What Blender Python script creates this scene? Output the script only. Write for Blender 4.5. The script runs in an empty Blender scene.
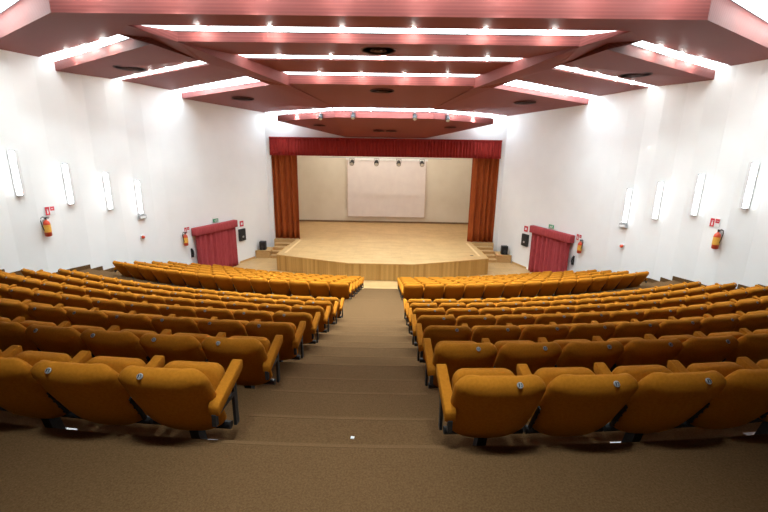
import bpy, bmesh, math, random
from mathutils import Vector, Matrix
random.seed(7)
SC = bpy.context.scene
COL = SC.collection
PI = math.pi

# ------------------------------------------------------------------ materials
def mat(name, col, rough=0.6, metal=0.0, spec=0.3, emit=None, strength=0.0, sheen=0.0):
    m = bpy.data.materials.new(name); m.use_nodes = True
    b = m.node_tree.nodes['Principled BSDF']
    b.inputs['Base Color'].default_value = (*col, 1)
    b.inputs['Roughness'].default_value = rough
    b.inputs['Metallic'].default_value = metal
    b.inputs['Specular IOR Level'].default_value = spec
    if sheen:
        b.inputs['Sheen Weight'].default_value = sheen
        b.inputs['Sheen Roughness'].default_value = 0.4
        b.inputs['Sheen Tint'].default_value = (*[min(1, c * 1.6 + .1) for c in col], 1)
    if emit:
        b.inputs['Emission Color'].default_value = (*emit, 1)
        b.inputs['Emission Strength'].default_value = strength
    return m

def N(m, t): return m.node_tree.nodes.new(t)
def L(m, a, b): m.node_tree.links.new(a, b)
def bsdf(m): return m.node_tree.nodes['Principled BSDF']

def noisy(m, c1, c2, scale=20, detail=6, bump=0.0, stretch=(1, 1, 1), lo=.3, hi=.7, bscale=None):
    tc = N(m, 'ShaderNodeTexCoord'); mp = N(m, 'ShaderNodeMapping')
    mp.inputs['Scale'].default_value = stretch
    L(m, tc.outputs['Object'], mp.inputs['Vector'])
    n = N(m, 'ShaderNodeTexNoise'); n.inputs['Scale'].default_value = scale; n.inputs['Detail'].default_value = detail
    L(m, mp.outputs['Vector'], n.inputs['Vector'])
    r = N(m, 'ShaderNodeValToRGB')
    r.color_ramp.elements[0].position = lo; r.color_ramp.elements[0].color = (*c1, 1)
    r.color_ramp.elements[1].position = hi; r.color_ramp.elements[1].color = (*c2, 1)
    L(m, n.outputs['Fac'], r.inputs['Fac']); L(m, r.outputs['Color'], bsdf(m).inputs['Base Color'])
    if bump:
        n2 = n
        if bscale:
            n2 = N(m, 'ShaderNodeTexNoise'); n2.inputs['Scale'].default_value = bscale; L(m, tc.outputs['Object'], n2.inputs['Vector'])
        bp = N(m, 'ShaderNodeBump'); bp.inputs['Strength'].default_value = bump; bp.inputs['Distance'].default_value = .01
        L(m, n2.outputs['Fac'], bp.inputs['Height']); L(m, bp.outputs['Normal'], bsdf(m).inputs['Normal'])
    return m

def planks(m, c1, c2, mortar, w, h, rot=(0, 0, 0), msize=.004, offset=.5):
    tc = N(m, 'ShaderNodeTexCoord'); mp = N(m, 'ShaderNodeMapping'); mp.inputs['Rotation'].default_value = rot
    L(m, tc.outputs['Object'], mp.inputs['Vector'])
    br = N(m, 'ShaderNodeTexBrick')
    br.inputs['Color1'].default_value = (*c1, 1); br.inputs['Color2'].default_value = (*c2, 1)
    br.inputs['Mortar'].default_value = (*mortar, 1); br.inputs['Scale'].default_value = 1
    br.inputs['Mortar Size'].default_value = msize; br.inputs['Brick Width'].default_value = w
    br.inputs['Row Height'].default_value = h; br.offset = offset
    L(m, mp.outputs['Vector'], br.inputs['Vector'])
    n = N(m, 'ShaderNodeTexNoise'); n.inputs['Scale'].default_value = 1.7; n.inputs['Detail'].default_value = 8
    L(m, tc.outputs['Object'], n.inputs['Vector'])
    mx = N(m, 'ShaderNodeMix'); mx.data_type = 'RGBA'; mx.blend_type = 'MULTIPLY'; mx.inputs['Factor'].default_value = .35
    r = N(m, 'ShaderNodeValToRGB')
    r.color_ramp.elements[0].position = .35; r.color_ramp.elements[0].color = (.62, .55, .48, 1)
    r.color_ramp.elements[1].position = .65; r.color_ramp.elements[1].color = (1, 1, 1, 1)
    L(m, n.outputs['Fac'], r.inputs['Fac'])
    L(m, br.outputs['Color'], mx.inputs['A']); L(m, r.outputs['Color'], mx.inputs['B'])
    L(m, mx.outputs['Result'], bsdf(m).inputs['Base Color'])
    return m

M = {}
M['orange'] = noisy(mat('orange_velour', (.5, .19, .015), .85, sheen=.06, spec=.05), (.385, .136, .010), (.44, .157, .013), 60, 4, .15, lo=.35, hi=.65, bscale=400)
bsdf(M['orange']).inputs['Sheen Tint'].default_value = (1, .50, .06, 1); bsdf(M['orange']).inputs['Sheen Roughness'].default_value = .35
M['carpet'] = noisy(mat('brown_carpet', (.12, .08, .05), .95, spec=.1), (.10, .052, .020), (.155, .084, .035), 95, 7, .35, bscale=260, lo=.3, hi=.7)
M['wall'] = noisy(mat('white_plaster', (.8, .78, .75), .7, spec=.2), (.86, .87, .87), (.89, .90, .90), 1.3, 4, .04, bscale=60)
M['wallcream'] = noisy(mat('cream_plaster', (.72, .66, .55), .7, spec=.2), (.70, .635, .525), (.75, .69, .58), 1.1, 4, .04, bscale=60)
M['parquet'] = planks(mat('oak_parquet', (.6, .4, .2), .38, spec=.4), (.62, .40, .18), (.53, .325, .135), (.33, .19, .075), .9, .085)
M['cladding'] = planks(mat('oak_cladding', (.5, .3, .12), .5), (.50, .275, .085), (.38, .195, .055), (.17, .08, .02), 9, .11, rot=(0, 0, 0), msize=.006)
M['oak'] = noisy(mat('oak_board', (.55, .34, .14), .5), (.50, .29, .105), (.62, .39, .17), 6, 6, 0, (1, 1, 6))
M['redcurtain'] = noisy(mat('deep_red_velvet', (.25, .02, .02), .8, sheen=.2, spec=.15), (.25, .020, .018), (.35, .032, .025), 9, 4, .1, (4, 4, .4), bscale=200)
M['rustcurtain'] = noisy(mat('rust_velvet', (.25, .06, .015), .8, sheen=.2, spec=.15), (.27, .055, .012), (.38, .085, .018), 9, 4, .1, (4, 4, .4), bscale=200)
M['doorcurtain'] = noisy(mat('crimson_velvet', (.3, .04, .05), .8, sheen=.25, spec=.15), (.33, .045, .055), (.44, .075, .08), 9, 4, .1, (4, 4, .4), bscale=200)
M['black'] = noisy(mat('black_steel', (.012, .012, .013), .4, spec=.5), (.010, .010, .011), (.018, .018, .019), 30, 3); bsdf(M['black']).inputs['Roughness'].default_value = .6
M['blackcloth'] = noisy(mat('black_mesh', (.02, .02, .02), .8), (.014, .014, .015), (.03, .03, .03), 200, 2)
M['steel'] = noisy(mat('grey_steel', (.5, .5, .5), .35, .8), (.45, .45, .45), (.58, .58, .58), 30, 3)
M['chrome'] = noisy(mat('bright_steel', (.8, .8, .8), .25, .7), (.75, .75, .75), (.85, .85, .85), 30, 3)
M['white'] = noisy(mat('white_enamel', (.8, .8, .8), .5), (.76, .76, .76), (.82, .82, .82), 10, 2)
M['grey'] = noisy(mat('grey_enamel', (.42, .42, .43), .5), (.40, .40, .41), (.45, .45, .46), 10, 2)
M['screen'] = noisy(mat('screen_cloth', (.74, .68, .66), .8, spec=.1), (.72, .66, .65), (.77, .71, .69), 2, 3)
M['platemetal'] = noisy(mat('plate_metal', (.5, .5, .5), .5, .3), (.30, .30, .30), (.42, .42, .42), 30, 3)
M['red'] = noisy(mat('red_enamel', (.55, .03, .015), .35, spec=.5), (.55, .045, .012), (.62, .06, .018), 10, 2)
M['orangelabel'] = noisy(mat('yellow_label', (.8, .42, .06), .5), (.74, .36, .05), (.84, .48, .09), 40, 2)
M['signred'] = noisy(mat('sign_red', (.6, .03, .05), .5), (.58, .03, .05), (.64, .04, .06), 10, 2)
M['signgreen'] = noisy(mat('sign_green', (.05, .30, .14), .5), (.045, .28, .13), (.06, .33, .16), 10, 2)
M['ink'] = noisy(mat('dark_ink', (.03, .03, .035), .5), (.02, .02, .025), (.05, .05, .05), 20, 2)
M['bulb'] = mat('lamp_glass', (1, 1, 1), .3, emit=(1, 1, .95), strength=90)
M['bulb_front'] = mat('lamp_glass_bright', (1, 1, 1), .3, emit=(1, 1, .95), strength=90)
M['diffuser'] = mat('opal_diffuser', (.9, .9, .9), .5, emit=(.86, 1, 1.04), strength=2.4)
M['diffuser_front'] = mat('opal_diffuser_bright', (.9, .9, .9), .5, emit=(.82, 1, 1.12), strength=4.5)
M['walltube'] = mat('wall_lamp_opal', (.9, .9, .9), .5, emit=(.95, 1, 1.02), strength=4.5)
M['stagelamp'] = mat('stage_batten_opal', (.9, .9, .9), .5, emit=(1, .95, .84), strength=12.0)

# brown-red ribbed ceiling boards (ribs follow y on soffits, z on faces)
m = mat('ribbed_ceiling', (.3, .1, .08), .62, spec=.25)
tc = N(m, 'ShaderNodeTexCoord'); sx = N(m, 'ShaderNodeSeparateXYZ'); L(m, tc.outputs['Object'], sx.inputs[0])
ad = N(m, 'ShaderNodeMath'); ad.operation = 'ADD'; L(m, sx.outputs['Y'], ad.inputs[0]); L(m, sx.outputs['Z'], ad.inputs[1])
mu = N(m, 'ShaderNodeMath'); mu.operation = 'MULTIPLY'; mu.inputs[1].default_value = 2 * PI / .062; L(m, ad.outputs[0], mu.inputs[0])
sn = N(m, 'ShaderNodeMath'); sn.operation = 'SINE'; L(m, mu.outputs[0], sn.inputs[0])
r = N(m, 'ShaderNodeValToRGB')
r.color_ramp.elements[0].position = .0; r.color_ramp.elements[0].color = (.205, .050, .044, 1)
r.color_ramp.elements[1].position = .5; r.color_ramp.elements[1].color = (.25, .065, .056, 1)
L(m, sn.outputs[0], r.inputs['Fac']); L(m, r.outputs['Color'], bsdf(m).inputs['Base Color'])
M['ceil'] = m

# ------------------------------------------------------------------ mesh helpers
def finish(bm, name, material, parent=None, smooth=False, loc=(0, 0, 0), rotz=0):
    bmesh.ops.recalc_face_normals(bm, faces=bm.faces)
    if smooth:
        for f in bm.faces: f.smooth = True
    me = bpy.data.meshes.new(name); bm.to_mesh(me); bm.free()
    me.materials.append(material)
    o = bpy.data.objects.new(name, me); COL.objects.link(o)
    o.location = loc; o.rotation_euler = (0, 0, rotz)
    if parent: o.parent = parent
    return o

def B(bm, x0, x1, y0, y1, z0, z1, bev=0.0, M4=None, seg=2):
    r = bmesh.ops.create_cube(bm, size=1)
    vs = r['verts']
    for v in vs:
        v.co = Vector(((x0 + x1) / 2 + v.co.x * (x1 - x0), (y0 + y1) / 2 + v.co.y * (y1 - y0), (z0 + z1) / 2 + v.co.z * (z1 - z0)))
    if bev:
        es = list({e for v in vs for e in v.link_edges})
        g = bmesh.ops.bevel(bm, geom=es, offset=bev, segments=seg, affect='EDGES', profile=.5)
        vs = list({v for f in g['faces'] for v in f.verts} | {v for v in vs if v.is_valid})
    if M4 is not None:
        for v in vs: v.co = M4 @ v.co
    return vs

def box(name, dims, material, parent=None, bev=0.0, loc=(0, 0, 0), rotz=0, smooth=False):
    bm = bmesh.new(); B(bm, *dims, bev=bev)
    return finish(bm, name, material, parent, smooth, loc, rotz)

def tube(bm, pts, r, n=8, caps=True):
    pts = [Vector(p) for p in pts]; rings = []
    rs = r if isinstance(r, (list, tuple)) else [r] * len(pts)
    for i, p in enumerate(pts):
        d = (pts[min(i + 1, len(pts) - 1)] - pts[max(i - 1, 0)]).normalized()
        a = d.cross(Vector((0, 0, 1)) if abs(d.z) < .9 else Vector((1, 0, 0))).normalized(); b = d.cross(a)
        rings.append([bm.verts.new(p + (a * math.cos(2 * PI * k / n) + b * math.sin(2 * PI * k / n)) * rs[i]) for k in range(n)])
    for a, b in zip(rings, rings[1:]):
        for k in range(n): bm.faces.new((a[k], a[(k + 1) % n], b[(k + 1) % n], b[k]))
    if caps: bm.faces.new(rings[0][::-1]); bm.faces.new(rings[-1])

def lathe(bm, prof, n=20, cx=0, cy=0):
    rings = []
    for (rad, z) in prof:
        rings.append([bm.verts.new((cx + rad * math.cos(2 * PI * k / n), cy + rad * math.sin(2 * PI * k / n), z)) for k in range(n)])
    for a, b in zip(rings, rings[1:]):
        for k in range(n): bm.faces.new((a[k], a[(k + 1) % n], b[(k + 1) % n], b[k]))
    bm.faces.new(rings[0][::-1]); bm.faces.new(rings[-1])

def prism(bm, pts, top):
    """solid under/over a 3-D polygon: bottom vertices as given, top at height top (or list)"""
    lo = [bm.verts.new(p) for p in pts]
    hi = [bm.verts.new((p[0], p[1], top if not isinstance(top, (list, tuple)) else top[i])) for i, p in enumerate(pts)]
    n = len(pts)
    f1 = bm.faces.new(lo); f2 = bm.faces.new(hi[::-1])
    for i in range(n): bm.faces.new((lo[i], hi[i], hi[(i + 1) % n], lo[(i + 1) % n]))
    bmesh.ops.triangulate(bm, faces=[f1, f2])

def tag(o, label=None, cat=None, group=None, kind=None):
    if label: o['label'] = label
    if cat: o['category'] = cat
    if group: o['group'] = group
    if kind: o['kind'] = kind
    return o
def thing(name, label, cat, loc=(0, 0, 0), rotz=0, group=None):
    o = bpy.data.objects.new(name, None); COL.objects.link(o)
    o.location = loc; o.rotation_euler = (0, 0, rotz); o.empty_display_size = .1
    return tag(o, label, cat, group)
def struct(o, label=None, cat=None): return tag(o, label, cat, kind='structure')

# ------------------------------------------------------------------ layout constants
CAMZ = 5.38                      # eye height over the flat hall floor
RHO = 20.0                       # radius of the seat rows
AX = .012                         # centre line of the aisle
def arc(x): x -= AX; return RHO - math.sqrt(max(RHO * RHO - x * x, 1))
ROWY = [1.98 + i for i in range(7)] + [10.0 + .985 * i for i in range(6)]      # backrest tops at the aisle
ROWZ = [3.36 - .2885 * i for i in range(7)] + [1.31 * (1 - i / 5) for i in range(6)]                               # terrace under each row
def wall_base(y): return 7.3 + .345 * (19.3 - y)
def zig(y):                      # shallow folded wall: 1.22 m period
    if y < 10.24 or y > 15.7: return 0.0
    t = ((y - 10.85) / 1.22) % 1.0
    return   .05 * (t * 2 if t < .5 else 2 - 2 * t)
def wall_x(y): return wall_base(y) - zig(y)
WALLY = [-3.0] + [10.85 + .61 * k for k in range(-1, 8)] + [15.73, 22.0]

# ------------------------------------------------------------------ setting
for s, nm in ((-1, 'wall_left'), (1, 'wall_right')):
    bm = bmesh.new()
    YS = [10.24] + [y for y in WALLY if y > 10.25]
    inn = [(s * wall_x(y), y) for y in YS]; out = [(s * (wall_base(y) + .35), y) for y in reversed(YS)]
    prism(bm, [(x, y, 0) for x, y in inn + out], 9.0)
    struct(finish(bm, nm, M['wall']), 'white folded plaster side wall', 'wall')
TAUPE = noisy(mat('bounce_cut_grey', (.45, .43, .40), .8), (.44, .425, .40), (.49, .475, .45), 2, 3)  # unseen rear walls greyed to cut light bouncing onto the seat backs
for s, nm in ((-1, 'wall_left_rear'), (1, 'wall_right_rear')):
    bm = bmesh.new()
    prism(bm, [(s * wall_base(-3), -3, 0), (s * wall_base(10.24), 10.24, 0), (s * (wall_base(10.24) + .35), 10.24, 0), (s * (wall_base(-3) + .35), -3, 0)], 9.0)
    struct(finish(bm, nm, TAUPE), 'rear stretch of the side wall, greyed to cut bounce light', 'wall')
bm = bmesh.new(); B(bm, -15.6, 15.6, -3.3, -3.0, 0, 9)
struct(finish(bm, 'wall_back', TAUPE), 'wall behind the last row, greyed to cut bounce light', 'wall')
bm = bmesh.new()                 # proscenium wall
B(bm, -6.8, -6.13, 22.0, 22.3, 0, 6.24); B(bm, 6.13, 6.8, 22.0, 22.3, 0, 6.24); B(bm, -6.8, 6.8, 22.0, 22.3, 6.24, 9)
struct(finish(bm, 'wall_front', M['wall']), 'white wall framing the stage opening', 'wall')
bm = bmesh.new()
B(bm, -8.6, 8.6, 28.25, 28.95, 0, 7.6); B(bm, -8.8, -8.6, 22.3, 28.95, 0, 7.6); B(bm, 8.6, 8.8, 22.3, 28.95, 0, 7.6)
struct(finish(bm, 'wall_stage', M['wallcream']), 'cream wall closing the back of the stage', 'wall')
struct(box('ceiling_1', (-8.8, 8.8, 22.3, 28.95, 7.6, 7.75), M['wallcream']), 'ceiling over the stage', 'ceiling')
struct(box('ceiling', (-15.6, 15.6, -3.3, 22.3, 8.75, 8.9), M['ceil']), 'upper ceiling slab above the panels', 'ceiling')
struct(box('floor', (-15.6, 15.6, -3.3, 28.95, -.15, 0), M['parquet']), 'pale oak floor before the stage', 'floor')

# carpeted terraces: stacked layers, each ending in a curved edge
bm = bmesh.new()
def edge_pts(y0, xa, xb, n=24): return [(xa + (xb - xa) * k / n, y0 + arc(xa + (xb - xa) * k / n)) for k in range(n + 1)]
def wall_hit(y0):
    x = 9.0
    for _ in range(30): x = wall_base(y0 + arc(x)) - .0
    return x + .12
EDGES = [2.12] + [y + .14 for y in ROWY[1:]]          # edge i: drop from level i-1 to row i
LEVZ = [3.64] + ROWZ                                    # level -1 first
for i, ye in enumerate(EDGES):
    xw = wall_hit(ye); zt = LEVZ[i]
    front = edge_pts(ye, -xw, xw, 40)
    back = [(15.4, -2.95), (-15.4, -2.95)]
    lowz = 0.0
    poly = [(x, y, lowz) for x, y in front] + [(x, y, lowz) for x, y in back]
    prism(bm, poly, zt)
    zh = (zt + ROWZ[i]) / 2                                      # half steps in the aisles
    y1 = ye + .46
    a = edge_pts(ye - .05, AX - .70, AX + .70, 4); b = edge_pts(y1, AX + .70, AX - .70, 4)
    prism(bm, [(x, y, 0) for x, y in a + b], zh)
    for s in (-1, 1):
        x1 = wall_hit(y1)
        if x1 > 8.5:
            a = edge_pts(ye - .05, s * 8.42, s * x1, 6); b = edge_pts(y1, s * x1, s * 8.42, 6)
            prism(bm, [(x, y, 0) for x, y in a + b], zh)
a = edge_pts(14.9, -7.4, 7.4, 20); b = edge_pts(15.70, 7.4, -7.4, 20)
prism(bm, [(x, y, 0.0) for x, y in a + b], .006)
struct(finish(bm, 'floor_1', M['carpet']), 'brown carpeted terraces and aisle steps', 'floor')

bm = bmesh.new()
for i, ye in enumerate(EDGES):
    for (y0, zt) in ((ye, LEVZ[i]), (ye + .46, (LEVZ[i] + ROWZ[i]) / 2)):
        a = edge_pts(y0 - .026, AX - .69, AX + .69, 4); b = edge_pts(y0 + .004, AX + .69, AX - .69, 4)
        prism(bm, [(x, y, zt - .02) for x, y in a + b], zt + .0012)
struct(finish(bm, 'trim_3', noisy(mat('worn_carpet', (.26, .19, .12), .95, spec=.1), (.12, .064, .026), (.17, .094, .041), 120, 5)), 'paler worn nosings of the aisle steps', 'nosing')
# carpeted skirting stepping down along the side walls
for s, nm in ((-1, 'baseboard_left'), (1, 'baseboard_right')):
    bm = bmesh.new(); segs = []
    def yat(y0):
        y = y0 + 2
        for _ in range(40): y = y0 + arc(wall_base(y))
        return y
    cur = -2.9; z = LEVZ[0]
    for i, ye in enumerate(EDGES):
        for ya, zz in ((yat(ye), LEVZ[i]), (yat(ye + .46), (LEVZ[i] + ROWZ[i]) / 2)):
            segs.append((cur, ya, zz)); cur = ya
    for (ya, yb, zz) in segs:
        ys = [ya] + [y for y in WALLY if ya < y < yb] + [yb]
        for p, q in zip(ys, ys[1:]):
            if q > 16.7: q = min(q, 16.75)
            if q <= p: continue
            pts = [(s * (wall_x(p) + .02), p), (s * (wall_x(q) + .02), q), (s * (wall_x(q) - .025), q), (s * (wall_x(p) - .025), p)]
            prism(bm, [(x, y, zz - .2) for x, y in pts], zz + .13)
    struct(finish(bm, nm, M['carpet']), 'brown carpet skirting stepping down along the wall', 'skirting')
for s, nm in ((-1, 'trim_1'), (1, 'trim_2')):           # oak skirting of the flat floor
    bm = bmesh.new()
    pts = [(s * (wall_base(19.5) + .02), 19.5), (s * (wall_base(20.6) + .02), 20.6), (s * (wall_base(20.6) - .02), 20.6), (s * (wall_base(19.5) - .02), 19.5)]
    prism(bm, [(x, y, .0) for x, y in pts], .09)
    struct(finish(bm, nm, M['oak']), 'oak skirting at the foot of the side wall', 'skirting')
struct(box('baseboard_stage', (-8.58, 8.58, 28.21, 28.25, .78, .90), noisy(mat('dark_oak', (.2, .12, .06), .5), (.17, .10, .05), (.24, .15, .08), 5, 4)), 'dark skirting at the back of the stage', 'skirting')

# ------------------------------------------------------------------ stage
SZ = .78
front = [(-5.0, 18.36), (-1.45, 17.05), (1.45, 17.05), (5.0, 18.36)]
stage = thing('stage', 'raised oak stage with angled planked front and parquet top', 'stage', (0, 17.05, 0))
bm = bmesh.new()
prism(bm, [(x, y - 17.05, .02) for x, y in front + [(4.95, 20.45), (4.9, 21.82), (-4.9, 21.82), (-4.95, 20.45)]], SZ)
B(bm, -6.12, 6.12, 21.82 - 17.05, 22.32 - 17.05, .02, SZ); B(bm, -8.58, 8.58, 22.32 - 17.05, 28.24 - 17.05, .02, SZ)
finish(bm, 'platform', M['parquet'], stage)
for (xa, ya), (xb, yb) in zip([(-4.95, 20.45)] + front, front + [(4.95, 20.45)]):      # planked front faces
    d = Vector((xb - xa, yb - ya, 0)); ln = d.length; ang = math.atan2(d.y, d.x)
    bm = bmesh.new()
    nb = max(4, round(ln / .11)); w = ln / nb
    for k in range(nb): B(bm, k * w + .003, (k + 1) * w - .003, -.028, -.003, 0, SZ - .03, bev=.004, seg=1)
    o = finish(bm, 'front_panel', None or M['oak'], stage, loc=(xa, ya - 17.05, 0), rotz=ang)
    bm = bmesh.new(); B(bm, -.01, ln + .01, -.035, .02, SZ - .03, SZ + .004)
    finish(bm, 'nosing', M['oak'], stage, loc=(xa, ya - 17.05, 0), rotz=ang)
# cladding material: alternating board tone along the object's x axis
cl = mat('oak_boards', (.5, .29, .1), .5)
tc = N(cl, 'ShaderNodeTexCoord'); sx = N(cl, 'ShaderNodeSeparateXYZ'); L(cl, tc.outputs['Object'], sx.inputs[0])
mu = N(cl, 'ShaderNodeMath'); mu.operation = 'MULTIPLY'; mu.inputs[1].default_value = 9.1; L(cl, sx.outputs['X'], mu.inputs[0])
fl = N(cl, 'ShaderNodeMath'); fl.operation = 'FLOOR'; L(cl, mu.outputs[0], fl.inputs[0])
wn = N(cl, 'ShaderNodeTexWhiteNoise'); wn.noise_dimensions = '1D'; L(cl, fl.outputs[0], wn.inputs['W'])
r = N(cl, 'ShaderNodeValToRGB'); r.color_ramp.elements[0].color = (.40, .215, .055, 1); r.color_ramp.elements[1].color = (.56, .325, .10, 1)
L(cl, wn.outputs['Value'], r.inputs['Fac']); L(cl, r.outputs['Color'], bsdf(cl).inputs['Base Color'])
for o in stage.children:
    if o.name.startswith('front_panel'): o.data.materials[0] = cl
for s in (-1, 1):                                        # pale strips let into the floor along the apron sides
    bm = bmesh.new()
    prism(bm, [(s * 4.62, 18.75 - 17.05, SZ + .001), (s * 4.56, 21.7 - 17.05, SZ + .001), (s * 4.68, 21.7 - 17.05, SZ + .001), (s * 4.74, 18.7 - 17.05, SZ + .001)], SZ + .006)
    finish(bm, 'inlay_strip', noisy(mat('pale_ash', (.72, .52, .28), .4), (.70, .50, .26), (.78, .58, .33), 8, 4), stage)
box('floor_socket', (4.25, 4.4, 1.75, 1.85, SZ + .001, SZ + .012), M['black'], stage)
for s, sd in ((-1, 'left'), (1, 'right')):
    st = thing('stage_steps', f'short flight of oak steps up the {sd}-side of the stage', 'steps', (s * 5.6, 20.6, 0), group=None)
    for k in range(4):
        y0 = k * .3
        bm = bmesh.new(); B(bm, -.42, .56, y0, 1.19, .155 * k, .155 * (k + 1) - .03)
        if s > 0:
            for v in bm.verts: v.co.x *= -1
        finish(bm, 'riser', M['oak'], st)
        bm = bmesh.new(); B(bm, -.43, .565, y0 - .02, 1.19 if k == 3 else y0 + .32, .155 * (k + 1) - .03, .155 * (k + 1), bev=.006, seg=1)
        if s > 0:
            for v in bm.verts: v.co.x *= -1
        finish(bm, 'tread', M['parquet'], st)
    pl = thing('speaker_plinth', f'low oak box against the wall beside the {sd}-side stage steps', 'plinth', (s * 6.55, 20.62, 0))
    bm = bmesh.new()
    prism(bm, [(s * -.50, 0, 0), (s * .24, 0, 0), (s * -.06, .9, 0), (s * -.50, .9, 0)], .37); finish(bm, 'plinth_body', M['oak'], pl)
    bm = bmesh.new()
    prism(bm, [(s * -.51, -.02, .37), (s * .25, -.02, .37), (s * -.06, .91, .37), (s * -.51, .91, .37)], .40); finish(bm, 'plinth_top', M['oak'], pl)
    sp = thing('loudspeaker', f'small black loudspeaker standing on the {sd}-side oak plinth', 'loudspeaker', (s * 6.46, 20.88, .402), rotz=s * -.0)
    bm = bmesh.new(); B(bm, -.16, .16, -.13, .13, 0, .46, bev=.012); finish(bm, 'cabinet', M['black'], sp)
    box('grille', (-.14, .14, -.142, -.13, .03, .43), M['blackcloth'], sp)
    bm = bmesh.new()
    rr = bmesh.ops.create_cone(bm, cap_ends=True, segments=20, radius1=.09, radius2=.06, depth=.02)
    for v in rr['verts']: v.co = Vector((v.co.x, -.145 - v.co.z * .2, .17 + v.co.y))
    finish(bm, 'woofer', M['ink'], sp)
    box('badge', (-.02, .02, -.1445, -.142, .05, .06), M['steel'], sp)

# ------------------------------------------------------------------ curtains
def pleated(w, h, pitch, amp, seed, thick=.02, nz=10, flare=.25):
    """cloth hanging from z=h to 0, x 0..w, folds in y"""
    rnd = random.Random(seed); bm = bmesh.new()
    n = int(w / pitch * 9); ph = [rnd.uniform(0, 6.28) for _ in range(4)]
    def f(x, z):
        t = 1 - z / h
        a = amp * (.75 + flare * t)
        return a * math.sin(2 * PI * x / pitch + .9 * math.sin(2 * PI * x / (pitch * 3.7) + ph[0])) + .35 * amp * math.sin(2 * PI * x / (pitch * .53) + ph[1] + .5 * t) + .25 * amp * math.sin(2 * PI * x / (pitch * 5) + ph[2])
    g = []
    for side in (0, 1):
        g.append([[bm.verts.new((w * i / n, f(w * i / n, h * (1 - j / nz)) + side * thick, h * (1 - j / nz))) for i in range(n + 1)] for j in range(nz + 1)])
    for side in (0, 1):
        for j in range(nz):
            for i in range(n): bm.faces.new((g[side][j][i], g[side][j][i + 1], g[side][j + 1][i + 1], g[side][j + 1][i]))
    for i in range(n):
        for j in (0, nz): bm.faces.new((g[0][j][i], g[0][j][i + 1], g[1][j][i + 1], g[1][j][i]))
    for j in range(nz):
        for i in (0, n): bm.faces.new((g[0][j][i], g[0][j + 1][i], g[1][j + 1][i], g[1][j][i]))
    return bm
for s, sd in ((-1, 'left'), (1, 'right')):
    o = thing('stage_curtain', f'rust-brown stage curtain gathered at the {sd}-side of the opening', 'curtain', (s * 5.42 - .7, 22.15, SZ + .015))
    finish(pleated(1.4, 5.52, .30, .10, 3 + s), 'cloth', M['rustcurtain'], o, True)
    box('hem', (0, 1.4, -.02, .03, 0, .02), M['rustcurtain'], o)
v = thing('stage_valance', 'deep red pleated valance across the top of the stage opening', 'valance', (-6.13, 21.88, 5.36))
finish(pleated(12.26, .92, .17, .028, 11, nz=4), 'cloth', M['redcurtain'], v, True)
box('rail', (0, 12.26, -.04, .07, .86, .93), M['redcurtain'], v)
box('hem', (0.0, 12.26, -.032, .045, -.015, .012), M['redcurtain'], v)

# projection screen on the rear stage wall
p = thing('projection_screen', 'large white projection screen hung on the rear stage wall', 'projection screen', (.05, 28.1, 1.20))
box('screen_surface', (-2.68, 2.68, 0, .012, .03, 3.88), M['screen'], p)
bm = bmesh.new()
B(bm, -2.73, -2.68, -.008, .014, .0, 3.9); B(bm, 2.68, 2.73, -.008, .014, .0, 3.9); B(bm, -2.68, 2.68, -.008, .014, .0, .035)
finish(bm, 'frame', noisy(mat('screen_edge', (.62, .50, .42), .6), (.58, .46, .39), (.66, .54, .46), 4, 2), p)
box('housing', (-2.8, 2.8, -.05, .12, 3.88, 4.03), M['white'], p)

# bar with four spotlights over the stage
bar = thing('lighting_bar', 'slim black bar slung over the stage carrying four spotlights', 'lighting bar', (0, 25, 5.28))
bm = bmesh.new(); tube(bm, [(-4, 0, 0), (4, 0, 0)], .025, 8); finish(bm, 'pipe', M['grey'], bar)
for x in (-3.2, -1.3, 1.3, 3.2):
    bm = bmesh.new(); tube(bm, [(x, 0, .02), (x, 0, 2.3)], .008, 6); finish(bm, 'hanger', M['grey'], bar)
names4 = ['first', 'second', 'third', 'fourth']
def spotlight(name, label, loc, rotz, group, scale=1.0, tilt=.5, body='black'):
    o = thing(name, label, 'spotlight', loc, rotz, group)
    Mx = Matrix.Scale(scale, 4)
    R = Matrix.Translation((0, 0, -.24)) @ Matrix.Rotation(tilt, 4, 'X')
    bm = bmesh.new(); lathe(bm, [(.05, -.16), (.085, -.15), (.09, -.02), (.105, .0), (.105, .13), (.09, .14)], 18)
    bm.transform(Mx @ R @ Matrix.Rotation(PI / 2, 4, 'X')); finish(bm, 'housing', M[body], o, True)
    bm = bmesh.new(); lathe(bm, [(.085, .14), (.085, .146)], 18); bm.transform(Mx @ R @ Matrix.Rotation(PI / 2, 4, 'X')); finish(bm, 'lens', M['steel'], o)
    bm = bmesh.new()
    for sx_ in (-.115, .115): B(bm, sx_ - .006, sx_ + .006, -.015, .015, -.26, -.05)
    B(bm, -.12, .12, -.015, .015, -.055, -.04); bm.transform(Mx); finish(bm, 'yoke', M[body], o)
    bm = bmesh.new(); tube(bm, [(0, 0, -.045), (0, 0, -.027)], .03, 10); bm.transform(Mx); finish(bm, 'clamp', M['steel'], o)
    return o
for k, x in enumerate((-2.05, -.55, .8, 2.22)):
    spotlight('stage_spotlight', f'black spotlight hung over the stage, {names4[k]} of four from the left-side curtain', (x, 25, 5.28), 0, 'spotlights over the stage', 1.25)

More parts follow.
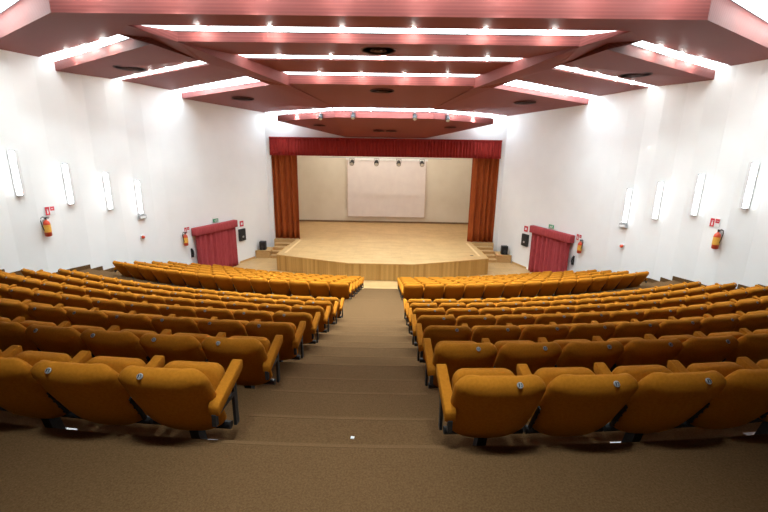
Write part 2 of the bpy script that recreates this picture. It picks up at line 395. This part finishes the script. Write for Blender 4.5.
# ------------------------------------------------------------------ ceiling panels
Z0 = CAMZ
def Zp(pts): return [(x, y, z + Z0) for x, y, z in pts]
def mir(pts): return [(-x, y, z) for x, y, z in reversed(pts)]
TOP = 8.76
def panel(pts, label, top=TOP):
    bm = bmesh.new(); prism(bm, Zp(pts), top)
    return struct(finish(bm, 'ceiling_panel', M['ceil']), label, 'ceiling')
A0 = (-6.1, 8.28, 2.52)
panel([(-6.1, 8.28, 2.52), (6.1, 8.28, 2.52), (5.12, 8.98, 2.52), (-5.12, 8.98, 2.52)], 'brown-red ribbed beam across the ceiling front')
C1 = panel([(-4.26, 9.32, 2.315), (4.26, 9.32, 2.315), (3.75, 10.9, 2.42), (-3.75, 10.9, 2.42)], 'brown-red ceiling panel with one round vent, between first and second light strips')
C2 = panel([(-3.60, 11.38, 2.42), (3.60, 11.38, 2.42), (3.0, 12.72, 2.37), (-3.0, 12.72, 2.37)], 'brown-red ceiling panel between second and third light strips')
C3 = panel([(-2.83, 13.09, 2.11), (2.83, 13.09, 2.11), (2.0, 17.3, 1.9), (-2.0, 17.3, 1.9)], 'brown-red ceiling panel between third and fourth light strips')
bm = bmesh.new()
c4 = Zp([(-5.34, 20.8, 1.62), (-2.16, 18.4, 1.62), (2.16, 18.4, 1.62), (5.34, 20.8, 1.62), (2.1, 21.96, .95), (-2.1, 21.96, .95)])
prism(bm, c4, [Z0 + 1.88] * 6)
struct(finish(bm, 'ceiling_panel', M['ceil']), 'brown-red angled ceiling panel above the valance', 'ceiling')
wo = .12
for s, sd in ((-1, 'left'), (1, 'right')):
    fx = (lambda p: p) if s < 0 else mir
    panel(fx([A0, (-10.12 - wo, 11.12, 2.57), (-9.72 - wo, 12.3, 2.59), (-5.74, 9.65, 2.52), (-5.12, 8.98, 2.52)]), f'{sd}-side brown-red ceiling panel nearest the last row')
    panel(fx([(-9.6 - wo, 12.66, 2.29), (-9.02 - wo, 14.28, 2.36), (-4.4, 10.57, 2.2), (-4.9, 9.42, 2.28)]), f'{sd}-side brown-red ceiling panel after the first light strip')
    panel(fx([(-8.9 - wo, 14.62, 2.37), (-8.22 - wo, 16.6, 2.37), (-3.84, 12.25, 2.15), (-4.32, 10.97, 2.2)]), f'{sd}-side brown-red ceiling panel after the second light strip')
    panel(fx([(-8.08 - wo, 17.05, 2.13), (-6.45 - wo, 21.99, 2.13), (-6.3, 21.99, 2.12), (-2.24, 17.48, 1.9), (-3.34, 12.83, 2.03)]), f'{sd}-side brown-red ceiling panel beside the proscenium')
    bm = bmesh.new()
    prism(bm, Zp(fx([(-5.12, 8.98, 2.52), (-4.26, 9.32, 2.3), (-2.83, 13.09, 2.05), (-2.0, 17.3, 1.9), (-2.24, 17.48, 1.9), (-3.34, 12.83, 2.03), (-3.84, 12.25, 2.15), (-4.32, 10.97, 2.2), (-4.4, 10.57, 2.2), (-4.9, 9.42, 2.28), (-5.74, 9.65, 2.52)])), TOP)
    struct(finish(bm, 'ceiling_beam', M['ceil']), f'{sd}-side diagonal brown-red ceiling beam', 'beam')
panel([(-15.3, -2.98, 2.95), (15.3, -2.98, 2.95), (15.3, 6.5, 2.95), (10.4, 9.9, 2.95), (6.6, 7.55, 2.95), (-6.6, 7.55, 2.95), (-10.4, 9.9, 2.95), (-15.3, 6.5, 2.95)], 'brown-red ceiling panel over the last row')

# strip lights in the slots
SPOT_W = 125
NS = ['slot over the last rows', 'first slot', 'second slot', 'third slot', 'fourth slot']
def strip(where, poly, bulbs, z_up=.03, front=False, dim=1.0):
    o = thing('ceiling_light', f'white strip light in the {where}', 'ceiling light', (poly[0][0], poly[0][1], poly[0][2] + Z0), group='strip lights between the ceiling panels')
    org = Vector(poly[0])
    bm = bmesh.new(); prism(bm, [(p[0] - org.x, p[1] - org.y, p[2] - org.z + z_up) for p in poly], [p[2] - org.z + z_up + .03 for p in poly])
    finish(bm, 'diffuser', M['diffuser_front' if front else 'diffuser'], o)
    a, b = Vector(poly[0]) - org, Vector(poly[1]) - org
    bm = bmesh.new()                                     # thin dark edge rail
    d = (b - a).normalized(); n_ = Vector((-d.y, d.x, 0)) * .012
    c, e = Vector(poly[3 % len(poly)]) - org, Vector(poly[2]) - org
    for p, q in ((a, b), (c, e)):
        dd = (q - p); ct = ((a + b + c + e) / 4 - p); nn = Vector((-dd.y, dd.x, 0)).normalized() * .015
        if nn.dot(ct) < 0: nn = -nn
        prism(bm, [p + Vector((0, 0, z_up - .012)), q + Vector((0, 0, z_up - .012)), q + nn + Vector((0, 0, z_up - .012)), p + nn + Vector((0, 0, z_up - .012))], [p.z + z_up - .001, q.z + z_up - .001, q.z + z_up - .001, p.z + z_up - .001])
    nj = max(2, round((b - a).length / 1.45))             # dark joints between the opal panels
    for k in range(1, nj):
        p, q = a.lerp(b, k / nj), e.lerp(c, 1 - k / nj) if False else c.lerp(e, k / nj)
        w_ = (b - a).normalized() * .008; dn = Vector((0, 0, z_up - .004))
        prism(bm, [p - w_ + dn, p + w_ + dn, q + w_ + dn, q - w_ + dn], [p.z + z_up - .0005, p.z + z_up - .0005, q.z + z_up - .0005, q.z + z_up - .0005])
    finish(bm, 'edge_rail', M['ink'], o)
    for p in bulbs:
        q = Vector(p) - org
        ld = bpy.data.lights.new('downlight', 'SPOT'); ld.energy = dim * SPOT_W * (.42 if '-side' in where else 1) * (1.2 if front else 1); ld.color = (.86, 1, 1.03)
        ld.spot_size = math.radians(62 if 'above the last' in where else 100); ld.spot_blend = 1.0 if 'above the last' in where else .6; ld.shadow_soft_size = .22 if 'above the last' in where else .05
        lo_ = bpy.data.objects.new('downlight', ld); COL.objects.link(lo_); lo_.parent = o; lo_.location = q + Vector((0, 0, z_up - .10))
        bm = bmesh.new(); bmesh.ops.create_icosphere(bm, subdivisions=2, radius=.045)
        finish(bm, 'lamp', M['bulb_front' if front else 'bulb'], o, True, loc=q + Vector((0, 0, z_up - .035)))
    return o
def lin(p, q, ts): return [tuple(p[i] + (q[i] - p[i]) * t for i in range(3)) for t in ts]
strip('ceiling slot over the last rows', [(-6.4, 7.6, 2.95), (6.4, 7.6, 2.95), (6.1, 8.26, 2.95), (-6.1, 8.26, 2.95)], [(x, 7.85, 2.95) for x in (-5.2, -3.7, -2.2, -.7, .8, 2.3, 3.8, 5.3)], z_up=.10, dim=.8)
strip('ceiling just behind the broad front beam', [(-5.0, 9.0, 2.52), (5.0, 9.0, 2.52), (4.35, 9.31, 2.485), (-4.35, 9.31, 2.485)], [(x, 9.06, 2.52) for x in (-3.7, -2.2, -.72, .75, 2.22, 3.6)])
strip('second middle ceiling slot, flush with its panels', [(-3.70, 10.92, 2.42), (3.70, 10.92, 2.42), (3.60, 11.36, 2.42), (-3.60, 11.36, 2.42)], [(x, 10.99, 2.42) for x in (-2.55, -1.23, .08, 1.38, 2.7)])
strip('third middle ceiling slot counted towards the stage', [(-2.98, 12.74, 2.37), (2.98, 12.74, 2.37), (2.85, 13.08, 2.335), (-2.85, 13.08, 2.335)], [(x, 12.80, 2.37) for x in (-1.85, -.6, .68, 1.95)])
strip('middle slot before the angled panel over the valance', [(-2.1, 17.32, 1.9), (2.1, 17.32, 1.9), (2.16, 18.38, 1.89), (-2.16, 18.38, 1.89)], [(x, 17.75, 1.89) for x in (-1.7, -.55, .85, 1.9)], front=True)
strip('ceiling above the last rows of seats, added out of view for foreground light', [(-1.4, 1.3, 2.93), (1.4, 1.3, 2.93), (1.4, 1.6, 2.93), (-1.4, 1.6, 2.93)], [(x, 1.45, 2.93) for x in (-.9, 0, .9)], z_up=-.02, dim=1.15)  # added strip, out of view, to brighten the foreground carpet and near rows
for s, sd in ((-1, 'left'), (1, 'right')):
    fx = (lambda p: p) if s < 0 else (lambda p: [(-a, b, c) for a, b, c in p])
    strip(f'{sd}-side ceiling slot at the upper corner of the view', fx([(-10.5, 10.25, 2.95), (-6.75, 7.75, 2.95), (-6.15, 8.26, 2.95), (-10.15, 11.02, 2.95)]), fx(lin((-10.0, 10.5, 2.95), (-6.6, 8.1, 2.95), (.15, .4, .65))))
    strip(f'{sd}-side ceiling slot nearest the camera', fx([(-9.72, 12.32, 2.58), (-5.72, 9.67, 2.52), (-5.0, 9.46, 2.48), (-9.6, 12.63, 2.50)]), fx(lin((-9.55, 12.33, 2.56), (-5.55, 9.62, 2.5), (.3, .52, .76))))
    strip(f'{sd}-side ceiling slot second from the camera', fx([(-9.03, 14.3, 2.36), (-4.4, 10.59, 2.2), (-4.32, 10.95, 2.2), (-8.9, 14.6, 2.37)]), fx(lin((-8.9, 14.32, 2.36), (-4.5, 10.72, 2.2), (.27, .48, .68, .88))))
    strip(f'{sd}-side ceiling slot third from the camera', fx([(-8.22, 16.62, 2.37), (-3.84, 12.27, 2.15), (-3.36, 12.82, 2.13), (-8.1, 17.03, 2.31)]), fx(lin((-8.1, 16.72, 2.35), (-3.75, 12.5, 2.16), (.28, .46, .64, .83))), front=True)
    strip(f'{sd}-side ceiling slot beside the proscenium', fx([(-6.25, 21.9, 2.06), (-2.26, 17.52, 1.89), (-2.2, 18.42, 1.89), (-5.36, 20.82, 1.9), (-5.5, 21.9, 2.0)]), fx(lin((-5.7, 21.3, 2.0), (-2.35, 18.1, 1.89), (.15, .45, .75))), front=True)
# hall-width stage batten hidden behind the valance
bt = thing('stage_batten_light', 'warm strip light tucked up behind the red valance', 'stage light', (0, 23.0, 7.0))
box('diffuser', (-5, 5, -.12, .12, -.02, 0), M['stagelamp'], bt); box('housing', (-5.05, 5.05, -.15, .15, 0, .12), M['grey'], bt)
bt2 = thing('stage_batten_light', 'warm strip light high over the middle of the stage', 'stage light', (0, 25.9, 7.3))
box('diffuser', (-5, 5, -.12, .12, -.02, 0), M['stagelamp'], bt2); box('housing', (-5.05, 5.05, -.15, .15, 0, .12), M['grey'], bt2)

# round air vents
VENT = noisy(mat('vent_brown', (.07, .025, .02), .6), (.10, .032, .027), (.13, .042, .035), 20, 2)
def vent(loc, rx, label, n=(0, 0, 1)):
    o = thing('ceiling_vent', label, 'vent', loc, group='round vents in the ceiling panels')
    bm = bmesh.new(); lathe(bm, [(rx, -.012), (rx, .03), (rx * .9, .03), (rx * .9, -.012)][::-1], 28)
    finish(bm, 'rim', VENT, o)
    bm = bmesh.new()
    for k in range(4):
        r1 = rx * (.86 - .2 * k); lathe(bm, [(r1, .0 - .004 * k), (r1, -.008 - .004 * k), (r1 - .05, .0 - .004 * k)], 28)
    finish(bm, 'louvre', VENT, o)
    return o
vent((0, 10.0, Z0 + 2.352), .40, 'round brown vent in the middle ceiling panel after the first strip light')
vent((0, 13.95, Z0 + 2.062), .40, 'round brown vent in the middle ceiling panel before the fourth strip light')
for s, sd in ((-1, 'left'), (1, 'right')):
    vent((s * 6.93, 11.85, Z0 + 2.258), .40, f'round brown vent in the {sd}-side panel nearer the camera')
    vent((s * 5.25, 15.85, Z0 + 2.0), .40, f'round brown vent in the {sd}-side panel nearer the stage')
    vent((s * 3.15, 20.3, Z0 + 1.38), .30, f'round brown vent in the {sd}-side wing of the angled panel over the valance')
vent((-.30, 20.5, Z0 + 1.18), .26, 'round brown vent in the centre of the angled panel over the valance, one of two')
vent((.32, 20.5, Z0 + 1.18), .26, 'round brown vent at the centre of the angled panel, beside its twin')
for k, (x, y) in enumerate(((-2.85, 18.87), (-1.35, 18.36), (1.33, 18.36), (2.82, 18.87))):
    spotlight('theatre_spotlight', f'grey spotlight on the angled ceiling panel, {names4[k]} of four from the left-side', (x, y - .07, Z0 + 1.89), 0, 'spotlights on the angled panel', .9, tilt=.9, body='black')

# ------------------------------------------------------------------ things on the side walls
def wall_frame(s, y, z, off=.0):
    """Empty placement: local +x along the wall towards the stage, local -y into the room"""
    e = .03
    dx = s * (wall_x(y + e) - wall_x(y - e)); dy = 2 * e
    ang = math.atan2(dy, dx)                              # direction towards the stage
    if s < 0: return (-(wall_x(y)), y, z), ang            # for left wall +y local = left of direction = outward
    return (wall_x(y), y, z), ang
def mount(name, label, cat, s, y, z, group=None):
    loc, ang = wall_frame(s, y, z)
    if s > 0: ang += PI                                   # keep local -y pointing into the room
    nx, ny = math.sin(ang), -math.cos(ang)
    return thing(name, label, cat, (loc[0] + nx * .014, loc[1] + ny * .014, loc[2]), ang, group)
# local frame on both walls: -y into room. left: +x to the stage; right: -x to the stage
def stg(s): return 1 if s < 0 else -1
ordn = ['first', 'second', 'third', 'fourth']
for s, sd in ((-1, 'left'), (1, 'right')):
    q = stg(s)
    for k, (y, zc) in enumerate(((11.14, -.62), (12.37, -.99), (13.53, -1.29), (14.6, -1.6))):
        o = mount('wall_lamp', f'upright white fluorescent wall lamp, {ordn[k]} from the camera on the {sd}-side wall', 'wall lamp', s, y, Z0 + zc, 'wall lamps')
        def fl(bm):
            if q < 0:
                for v in bm.verts: v.co.x *= -1
            return bm
        bm = bmesh.new(); B(bm, -.055, .035, -.085, -.025, -.60, .60, bev=.02); finish(fl(bm), 'diffuser', M['walltube'], o)
        bm = bmesh.new(); B(bm, -.08, .15, -.022, -.005, -.62, .62); finish(fl(bm), 'back_plate', M['white'], o)
        bm = bmesh.new(); B(bm, .04, .055, -.10, -.022, -.61, .61); finish(fl(bm), 'side_fin', M['grey'], o)
        for z in (-.625, .60):
            bm = bmesh.new(); B(bm, -.065, .05, -.10, -.02, z, z + .03); finish(fl(bm), 'end_cap', M['grey'], o)
    o = mount('emergency_light', f'small grey emergency light under the last wall lamp on the {sd}-side wall', 'emergency light', s, 14.62, Z0 - 2.32)
    box('housing', (-.14, .14, -.09, 0, -.07, .07), M['grey'], o, .012); box('lens', (-.11, .11, -.098, -.09, -.05, .03), M['white'], o)
    o = mount('fire_alarm', f'small red fire alarm sounder low on the {sd}-side wall', 'fire alarm', s, 14.55, Z0 - 3.10)
    box('base', (-.08, .08, -.03, 0, -.10, .10), M['white'], o, .008)
    bm = bmesh.new(); lathe(bm, [(.06, 0), (.06, .05), (.035, .07)], 16); bm.transform(Matrix.Translation((0, -.03, .03)) @ Matrix.Rotation(PI / 2, 4, 'X')); finish(bm, 'horn', M['red'], o, True)
    # extinguishers with signs
    for (y, ze, zs, ds, w) in ((11.56, -2.17, -1.74, .22, 'near the wall lamps'), (16.33, -3.48, -3.16, .20, 'beside the curtained door')):
        o = mount('fire_extinguisher', f'red fire extinguisher hung on the {sd}-side wall {w}', 'fire extinguisher', s, y, Z0 + ze)
        bm = bmesh.new(); lathe(bm, [(.055, -.30), (.085, -.28), (.088, .08), (.07, .14), (.03, .175), (.025, .2)], 20, 0, -.11); finish(bm, 'cylinder', M['red'], o, True)
        bm = bmesh.new(); lathe(bm, [(.0895, -.17), (.0895, .05)], 20, 0, -.11)
        for f in [f for f in bm.faces if len(f.verts) > 4]: bm.faces.remove(f)
        finish(bm, 'label_band', M['orangelabel'], o, True)
        bm = bmesh.new(); tube(bm, [(0, -.11, .19), (0, -.11, .25)], .022, 10); B(bm, -.02, .10, -.125, -.095, .25, .275); B(bm, -.02, .085, -.12, -.10, .215, .23); finish(bm, 'valve', M['ink'], o)
        bm = bmesh.new()
        pts = [(-.02 * 1, -.11, .23), (-.08, -.12, .29), (-.14, -.13, .27), (-.165, -.14, .18), (-.15, -.15, .02), (-.13, -.16, -.1)]
        tube(bm, [(x * q * 1.0, y_, z_) for x, y_, z_ in pts], .013, 8); finish(bm, 'hose', M['black'], o, True)
        box('bracket', (-.03, .03, -.03, 0, -.2, .2), M['steel'], o)
        o = mount('extinguisher_sign', f'red and white extinguisher sign on the {sd}-side wall {w}', 'sign', s, y + ds, Z0 + zs)
        box('plate', (-.14, .14, -.008, 0, -.13, .13), M['white'], o)
        box('red_field', (-.13, -.01, -.0105, -.008, -.12, .12), M['signred'], o); box('red_field', (.015, .13, -.0105, -.008, .0, .12), M['signred'], o)
        bm = bmesh.new(); B(bm, -.085, -.05, -.0125, -.0105, -.08, .03); B(bm, -.09, -.045, -.0125, -.0105, .045, .06); B(bm, .04, .10, -.0125, -.0105, .05, .065)
        finish(bm, 'pictogram', M['white'], o)
    # curtained door
    yd, wd = 17.98, 2.6
    o = mount('door_curtain', f'crimson pleated curtain with padded pelmet over the {sd}-side door', 'door curtain', s, yd, 0.0)
    c = finish(pleated(2.52, 1.98, .30, .07, 21 + s, nz=8), 'cloth', M['doorcurtain'], o, True, loc=(-1.26, -.15, .015))
    bm = bmesh.new(); B(bm, -1.33, 1.33, -.26, -.012, 1.93, 2.27, bev=.03); finish(bm, 'pelmet', M['doorcurtain'], o, True)
    bm = bmesh.new(); B(bm, -1.27, 1.27, -.13, -.11, 1.95, 1.975); finish(bm, 'rail', M['ink'], o)
    o = mount('curtain_holdback', f'black holdback beside the near edge of the {sd}-side door curtain', 'holdback', s, 16.66, 1.20)
    bm = bmesh.new(); tube(bm, [(0, 0, .12), (0, -.05, .15), (0, -.09, .10), (0, -.10, -.05), (0, -.07, -.17), (0, 0, -.15)], .03, 8); finish(bm, 'hook', M['black'], o, True)
    box('rose', (-.04, .04, -.012, 0, -.2, .2), M['black'], o)
    o = mount('exit_sign', f'small green exit sign above the {sd}-side curtained door', 'sign', s, 18.12, Z0 - 2.98)
    box('panel', (-.15, .15, -.03, 0, -.075, .075), M['signgreen'], o)
    bm = bmesh.new()                                      # running figure, arrow and doorway
    B(bm, -.035, -.015, -.033, -.03, .025, .045); B(bm, -.045, -.015, -.033, -.03, -.015, .022); B(bm, -.06, -.035, -.033, -.03, -.05, -.012); B(bm, -.025, .0, -.033, -.03, -.05, -.012); B(bm, .04, .09, -.033, -.03, -.055, .05); B(bm, -.12, -.07, -.033, -.03, -.008, .008)
    finish(bm, 'pictogram', M['white'], o)
    o = mount('hose_sign', f'small square red sign beside the stage edge of the {sd}-side door', 'sign', s, 19.78, Z0 - 3.40)
    box('plate', (-.14, .14, -.01, 0, -.14, .14), M['signred'], o, .004); box('pictogram', (-.06, .06, -.013, -.01, -.055, .06), M['white'], o)
    o = mount('hose_cabinet', f'dark hose cabinet on the {sd}-side wall under a square red sign', 'cabinet', s, 19.72, Z0 - 3.95)
    box('frame', (-.22, .22, -.10, 0, -.30, .30), M['ink'], o, .01); box('door', (-.19, .19, -.108, -.10, -.27, .27), M['black'], o)
    box('plaque', (-.06, .06, -.112, -.108, -.14, -.05), M['grey'], o)

# ------------------------------------------------------------------ seats
def outline_back():
    """rear view outline of the backrest, s = 0 at the top .. 1 at the bottom, counter-clockwise list of (x, s-height)"""
    pts = []
    H = .60; wt, wb = .268, .258
    n = 10
    for k in range(n + 1):                               # top right corner, radius .10
        a = PI / 2 * (1 - k / n); rx, rz = .14, .105
        pts.append((wt - rx + rx * math.cos(a), H - rz + rz * math.sin(a)))
    pts.append(((wt + wb) / 2 + .006, .36))
    for k in range(n + 1):                               # lower right: a broad rounded tongue
        a = -PI / 2 * k / n
        pts.append((wb * (abs(math.cos(a)) ** .56) if k < n else 0, .15 + .15 * math.sin(a)))
    left = [(-x, z) for x, z in reversed(pts[:-1])]
    res = pts + left
    # lift the top line slightly towards the corners (a shallow dip in the middle)
    return [(x, z - (.018 * (1 - min(1, abs(x) / .2) ** 2) if z > .55 else 0)) for x, z in res]
def cushion(outl, rings, place):
    bm = bmesh.new(); prev = None
    cxo = sum(p[0] for p in outl) / len(outl); czo = sum(p[1] for p in outl) / len(outl)
    for sc, d in rings:
        ring = [bm.verts.new(place(cxo + (x - cxo) * sc, czo + (z - czo) * sc, d)) for x, z in outl]
        if prev:
            n = len(ring)
            for k in range(n): bm.faces.new((prev[k], prev[(k + 1) % n], ring[(k + 1) % n], ring[k]))
        else: first = ring
        prev = ring
    bm.faces.new(first); bm.faces.new(prev[::-1])
    return bm
def back_place(x, z, d):        # z 0..0.6 up the backrest, d>0 = towards the sitter
    t = z / .6
    y = .30 * (1 - t) ** 1.15 + .0 + d + .75 * x * x + (.052 * ((t - .84) / .16) ** 1.8 if t > .84 else 0)
    return (x, y, .225 + z * .985)
RB = [(.25, -.052), (.6, -.05), (.86, -.042), (.965, -.028), (1.0, -.004), (1.0, .018), (.96, .036), (.8, .044), (.3, .046)]
seat_meshes = {}
def keep(o):
    me = o.data; bpy.data.objects.remove(o); return me
ME = {}
ME['backrest'] = keep(finish(cushion(outline_back(), RB, back_place), 'backrest', M['orange'], None, True))
def outline_pan():
    pts = []; n = 8; w, h = .215, .355
    for (cx, cz, a0, r_) in ((w - .08, h - .08, 0, .08), (-w + .08, h - .08, 90, .08), (-w + .05, .05, 180, .05), (w - .05, .05, 270, .05)):
        for k in range(n + 1):
            a = math.radians(a0 + 90 * k / n); pts.append((cx + r_ * math.cos(a), cz + r_ * math.sin(a)))
    return pts
def pan_place(x, z, d): return (x, .315 + .07 * z / .355 + d, .30 + z)
ME['seat_pan'] = keep(finish(cushion(outline_pan(), [(.5, -.045), (.9, -.04), (.98, -.028), (1, -.005), (1, .03), (.97, .05), (.6, .055)], pan_place), 'seat_pan', M['orange'], None, True))
def arm_mesh(y0):
    bm = bmesh.new(); w = .034
    zt = lambda y: .555 + .31 * (y - .10)
    prof = [(y0, zt(y0) - .075), (y0, zt(y0) - .015), (y0 + .015, zt(y0 + .015)), (.455, zt(.455)), (.475, zt(.475) - .012), (.475, zt(.475) - .062), (.455, zt(.455) - .078)]
    lo = [bm.verts.new((-w, y, z)) for y, z in prof]; hi = [bm.verts.new((w, y, z)) for y, z in prof]
    bm.faces.new(lo[::-1]); bm.faces.new(hi); n = len(prof)
    for k in range(n): bm.faces.new((lo[k], lo[(k + 1) % n], hi[(k + 1) % n], hi[k]))
    bmesh.ops.bevel(bm, geom=bm.edges[:], offset=.007, segments=2, affect='EDGES', profile=.5)
    return bm
ME['armrest_end'] = keep(finish(arm_mesh(.10), 'armrest', M['orange'], None, True))
ME['armrest'] = keep(finish(arm_mesh(.238), 'armrest', M['orange'], None, True))
bm = bmesh.new(); tube(bm, [(-.266, .33, .25), (.266, .33, .25)], .028, 10); ME['support_beam'] = keep(finish(bm, 'support_beam', M['black']))
bm = bmesh.new()
prism(bm, [(-.035, .30, .24), (.035, .30, .24), (.035, .38, .24), (-.035, .38, .24)], .27)
vs = [[(-.032, .31, .26), (.032, .31, .26), (.032, .38, .26), (-.032, .38, .26)], [(-.03, .36, .0), (.03, .36, .0), (.03, .44, .0), (-.03, .44, .0)]]
a = [bm.verts.new(p) for p in vs[0]]; b = [bm.verts.new(p) for p in vs[1]]
bm.faces.new(a); bm.faces.new(b[::-1])
for k in range(4): bm.faces.new((a[k], b[k], b[(k + 1) % 4], a[(k + 1) % 4]))
ME['leg'] = keep(finish(bm, 'leg', M['black']))
bm = bmesh.new(); B(bm, -.05, .09, .35, .47, .0, .012, bev=.004, seg=1); B(bm, .055, .08, .40, .425, .012, .022)
ME['foot_plate'] = keep(finish(bm, 'foot_plate', M['chrome']))
bm = bmesh.new(); lathe(bm, [(.018, 0), (.018, .004), (.015, .006)], 14)
ME['number_plate'] = keep(finish(bm, 'number_plate', M['platemetal']))
bm = bmesh.new(); B(bm, -.009, -.003, -.010, .010, .006, .0075); B(bm, .003, .010, -.010, -.006, .006, .0075); B(bm, .003, .010, .006, .010, .006, .0075); B(bm, .007, .010, -.006, .006, .006, .0075)
ME['numeral'] = keep(finish(bm, 'numeral', M['ink']))
# black steel bracket with screws that links two backs
bm = bmesh.new()
tl = Matrix.Translation((0, .195, .44)) @ Matrix.Rotation(.43, 4, 'X')
B(bm, -.0045, .0045, -.006, .02, -.14, .10, M4=tl)
for z in (-.11, -.05, .01, .07): B(bm, -.0045, .0045, -.012, -.006, z - .006, z + .006, M4=tl)
ME['hinge_plate'] = keep(finish(bm, 'hinge_plate', M['black']))
# aisle-end standard: post, lower rail and rear strut
bm = bmesh.new()
B(bm, -.010, .010, .36, .405, .225, .585); B(bm, -.006, .006, .385, .40, .30, .50); B(bm, -.014, .014, .095, .125, .41, .49); B(bm, -.010, .010, .10, .36, .455, .485)
ME['side_frame'] = keep(finish(bm, 'side_frame', M['black']))

def sub(name, me, parent, loc=(0, 0, 0), rot=(0, 0, 0), label=None):
    o = bpy.data.objects.new(name, me); COL.objects.link(o); o.parent = parent
    o.location = loc; o.rotation_euler = rot
    if label: o['label'] = label
    return o
# prototypes: one seat of each make-up, later copied part by part
def make_seat(side, end, leg, last, plate=True):
    """side: +1 = aisle lies at local +x; end: aisle-end seat; last: wall-end seat"""
    t = bpy.data.objects.new('auditorium_seat', None); COL.objects.link(t); t.empty_display_size = .1
    sub('backrest', ME['backrest'], t); sub('seat_pan', ME['seat_pan'], t); sub('support_beam', ME['support_beam'], t)
    xa = side * .2725
    if end:
        sub('armrest', ME['armrest_end'], t, (xa + side * .006, 0, 0))
        f = sub('side_frame', ME['side_frame'], t, (xa + side * .006, 0, 0))
    else:
        sub('armrest', ME['armrest'], t, (xa - side * 0.0, 0, 0)); sub('hinge_plate', ME['hinge_plate'], t, (xa, 0, 0))
    if last:
        sub('armrest', ME['armrest_end'], t, (-xa - side * .006, 0, 0)); sub('side_frame', ME['side_frame'], t, (-xa - side * .006, 0, 0))
    px, pz = -side * .08, .560
    bx, by, bz = back_place(px, pz, -.052 + .012)
    if plate: pl = sub('number_plate', ME['number_plate'], t, (bx, by + .008, bz + .008), (math.radians(48), 0, 0)); sub('numeral', ME['numeral'], pl)
    if leg:
        l = sub('leg', ME['leg'], t); sub('foot_plate', ME['foot_plate'], l, (0 if side > 0 else 0, 0, 0), label='bright steel foot plate')
        if side < 0: l.children[0].scale = (-1, 1, 1)
    return t
def copy_tree(o, parent=None):
    c = o.copy(); COL.objects.link(c); c.parent = parent
    for ch in o.children: copy_tree(ch, c)
    return c

# camera (needed to leave out seats that fall outside the picture)
F = 400.0; PITCH = math.radians(14.0); YAW = math.atan(5.5 / 400); ROLL = .016
cpos = Vector((.34, 0, CAMZ))
f_ = Vector((-math.sin(YAW) * math.cos(PITCH), math.cos(YAW) * math.cos(PITCH), -math.sin(PITCH)))
r0 = Vector((math.cos(YAW), math.sin(YAW), 0)); u0 = r0.cross(f_)
r_ = r0 * math.cos(ROLL) + u0 * math.sin(ROLL); u_ = -r0 * math.sin(ROLL) + u0 * math.cos(ROLL)
cam = bpy.data.objects.new('camera', bpy.data.cameras.new('camera')); COL.objects.link(cam)
cam.data.lens = 36 * F / 768; cam.data.sensor_width = 36; cam.data.clip_start = .05; cam.data.clip_end = 100
cam.matrix_world = Matrix(((r_.x, u_.x, -f_.x, cpos.x), (r_.y, u_.y, -f_.y, cpos.y), (r_.z, u_.z, -f_.z, cpos.z), (0, 0, 0, 1)))
SC.camera = cam
def px(p):
    q = Vector(p) - cpos; d = q.dot(f_)
    return (384 + F * q.dot(r_) / d, 256 - F * q.dot(u_) / d) if d > .1 else (-9999, 0)

ORD = ['first', 'second', 'third', 'fourth', 'fifth', 'sixth', 'seventh', 'eighth', 'ninth', 'tenth', 'eleventh', 'twelfth', 'thirteenth', 'fourteenth']
ROWNAME = ['last row'] + [f'{ORD[k]} row from the back' for k in range(1, 6)] + ['row just behind the cross aisle', 'row just ahead of the cross aisle'] + [f'{ORD[5 - k]} row from the stage' for k in range(1, 6)]
NSEAT = [14] * 11 + [13, 12]
protos = {}; nseat = 0
for i in range(13):
    for side in (-1, 1):                                  # side of the aisle on which the seat stands
        sname = 'left-side block' if side < 0 else 'right-side block'
        for k in range(NSEAT[i]):
            s_arc = .716 + .5595 * (k + .5)
            th = s_arc / RHO * side
            x = AX + RHO * math.sin(th); y = ROWY[i] + RHO * (1 - math.cos(th)); z = ROWZ[i]
            tops = [px((x + dx, y + dy, z + .78)) for dx, dy in ((-.27, 0), (.27, 0), (.27, .5), (-.27, .5))]
            if all(u < -4 or u > 772 for u, v_ in tops): continue
            end, leg, last = k == 0, k % 2 == 0, k == NSEAT[i] - 1
            key = (side, end, leg, last, i < 7)
            if key not in protos:
                protos[key] = make_seat(-side, end, leg, last, i < 7); t = protos[key]
            else: t = copy_tree(protos[key])
            t.location = (x, y, z); t.rotation_euler = (0, 0, th)
            pos = 'beside the centre aisle' if k == 0 else f'{ORD[k]} from the centre aisle'
            tag(t, f'orange seat, {pos}, {ROWNAME[i]}, {sname}', 'seat', 'orange auditorium seats')
            nseat += 1
print('seats', nseat)

# paper scrap on the aisle steps
bm = bmesh.new(); prism(bm, [(-.012, -.01, 0), (.012, -.012, .0), (.014, .01, .0), (-.01, .013, .0)], .004)
tag(finish(bm, 'paper_scrap', M['white'], loc=(.11, 2.36, 3.5005)), 'tiny white paper scrap on a carpeted aisle step', 'litter')

# ------------------------------------------------------------------ world and view
w = bpy.data.worlds.new('world'); SC.world = w; w.use_nodes = True
w.node_tree.nodes['Background'].inputs[0].default_value = (.02, .02, .02, 1)
w.node_tree.nodes['Background'].inputs[1].default_value = .2
SC.view_settings.view_transform = 'Standard'; SC.view_settings.look = 'None'
SC.view_settings.exposure = 1.15; SC.view_settings.gamma = 1.0; SC.view_settings.use_curve_mapping = False
SC.cycles.max_bounces = 8; SC.cycles.diffuse_bounces = 5
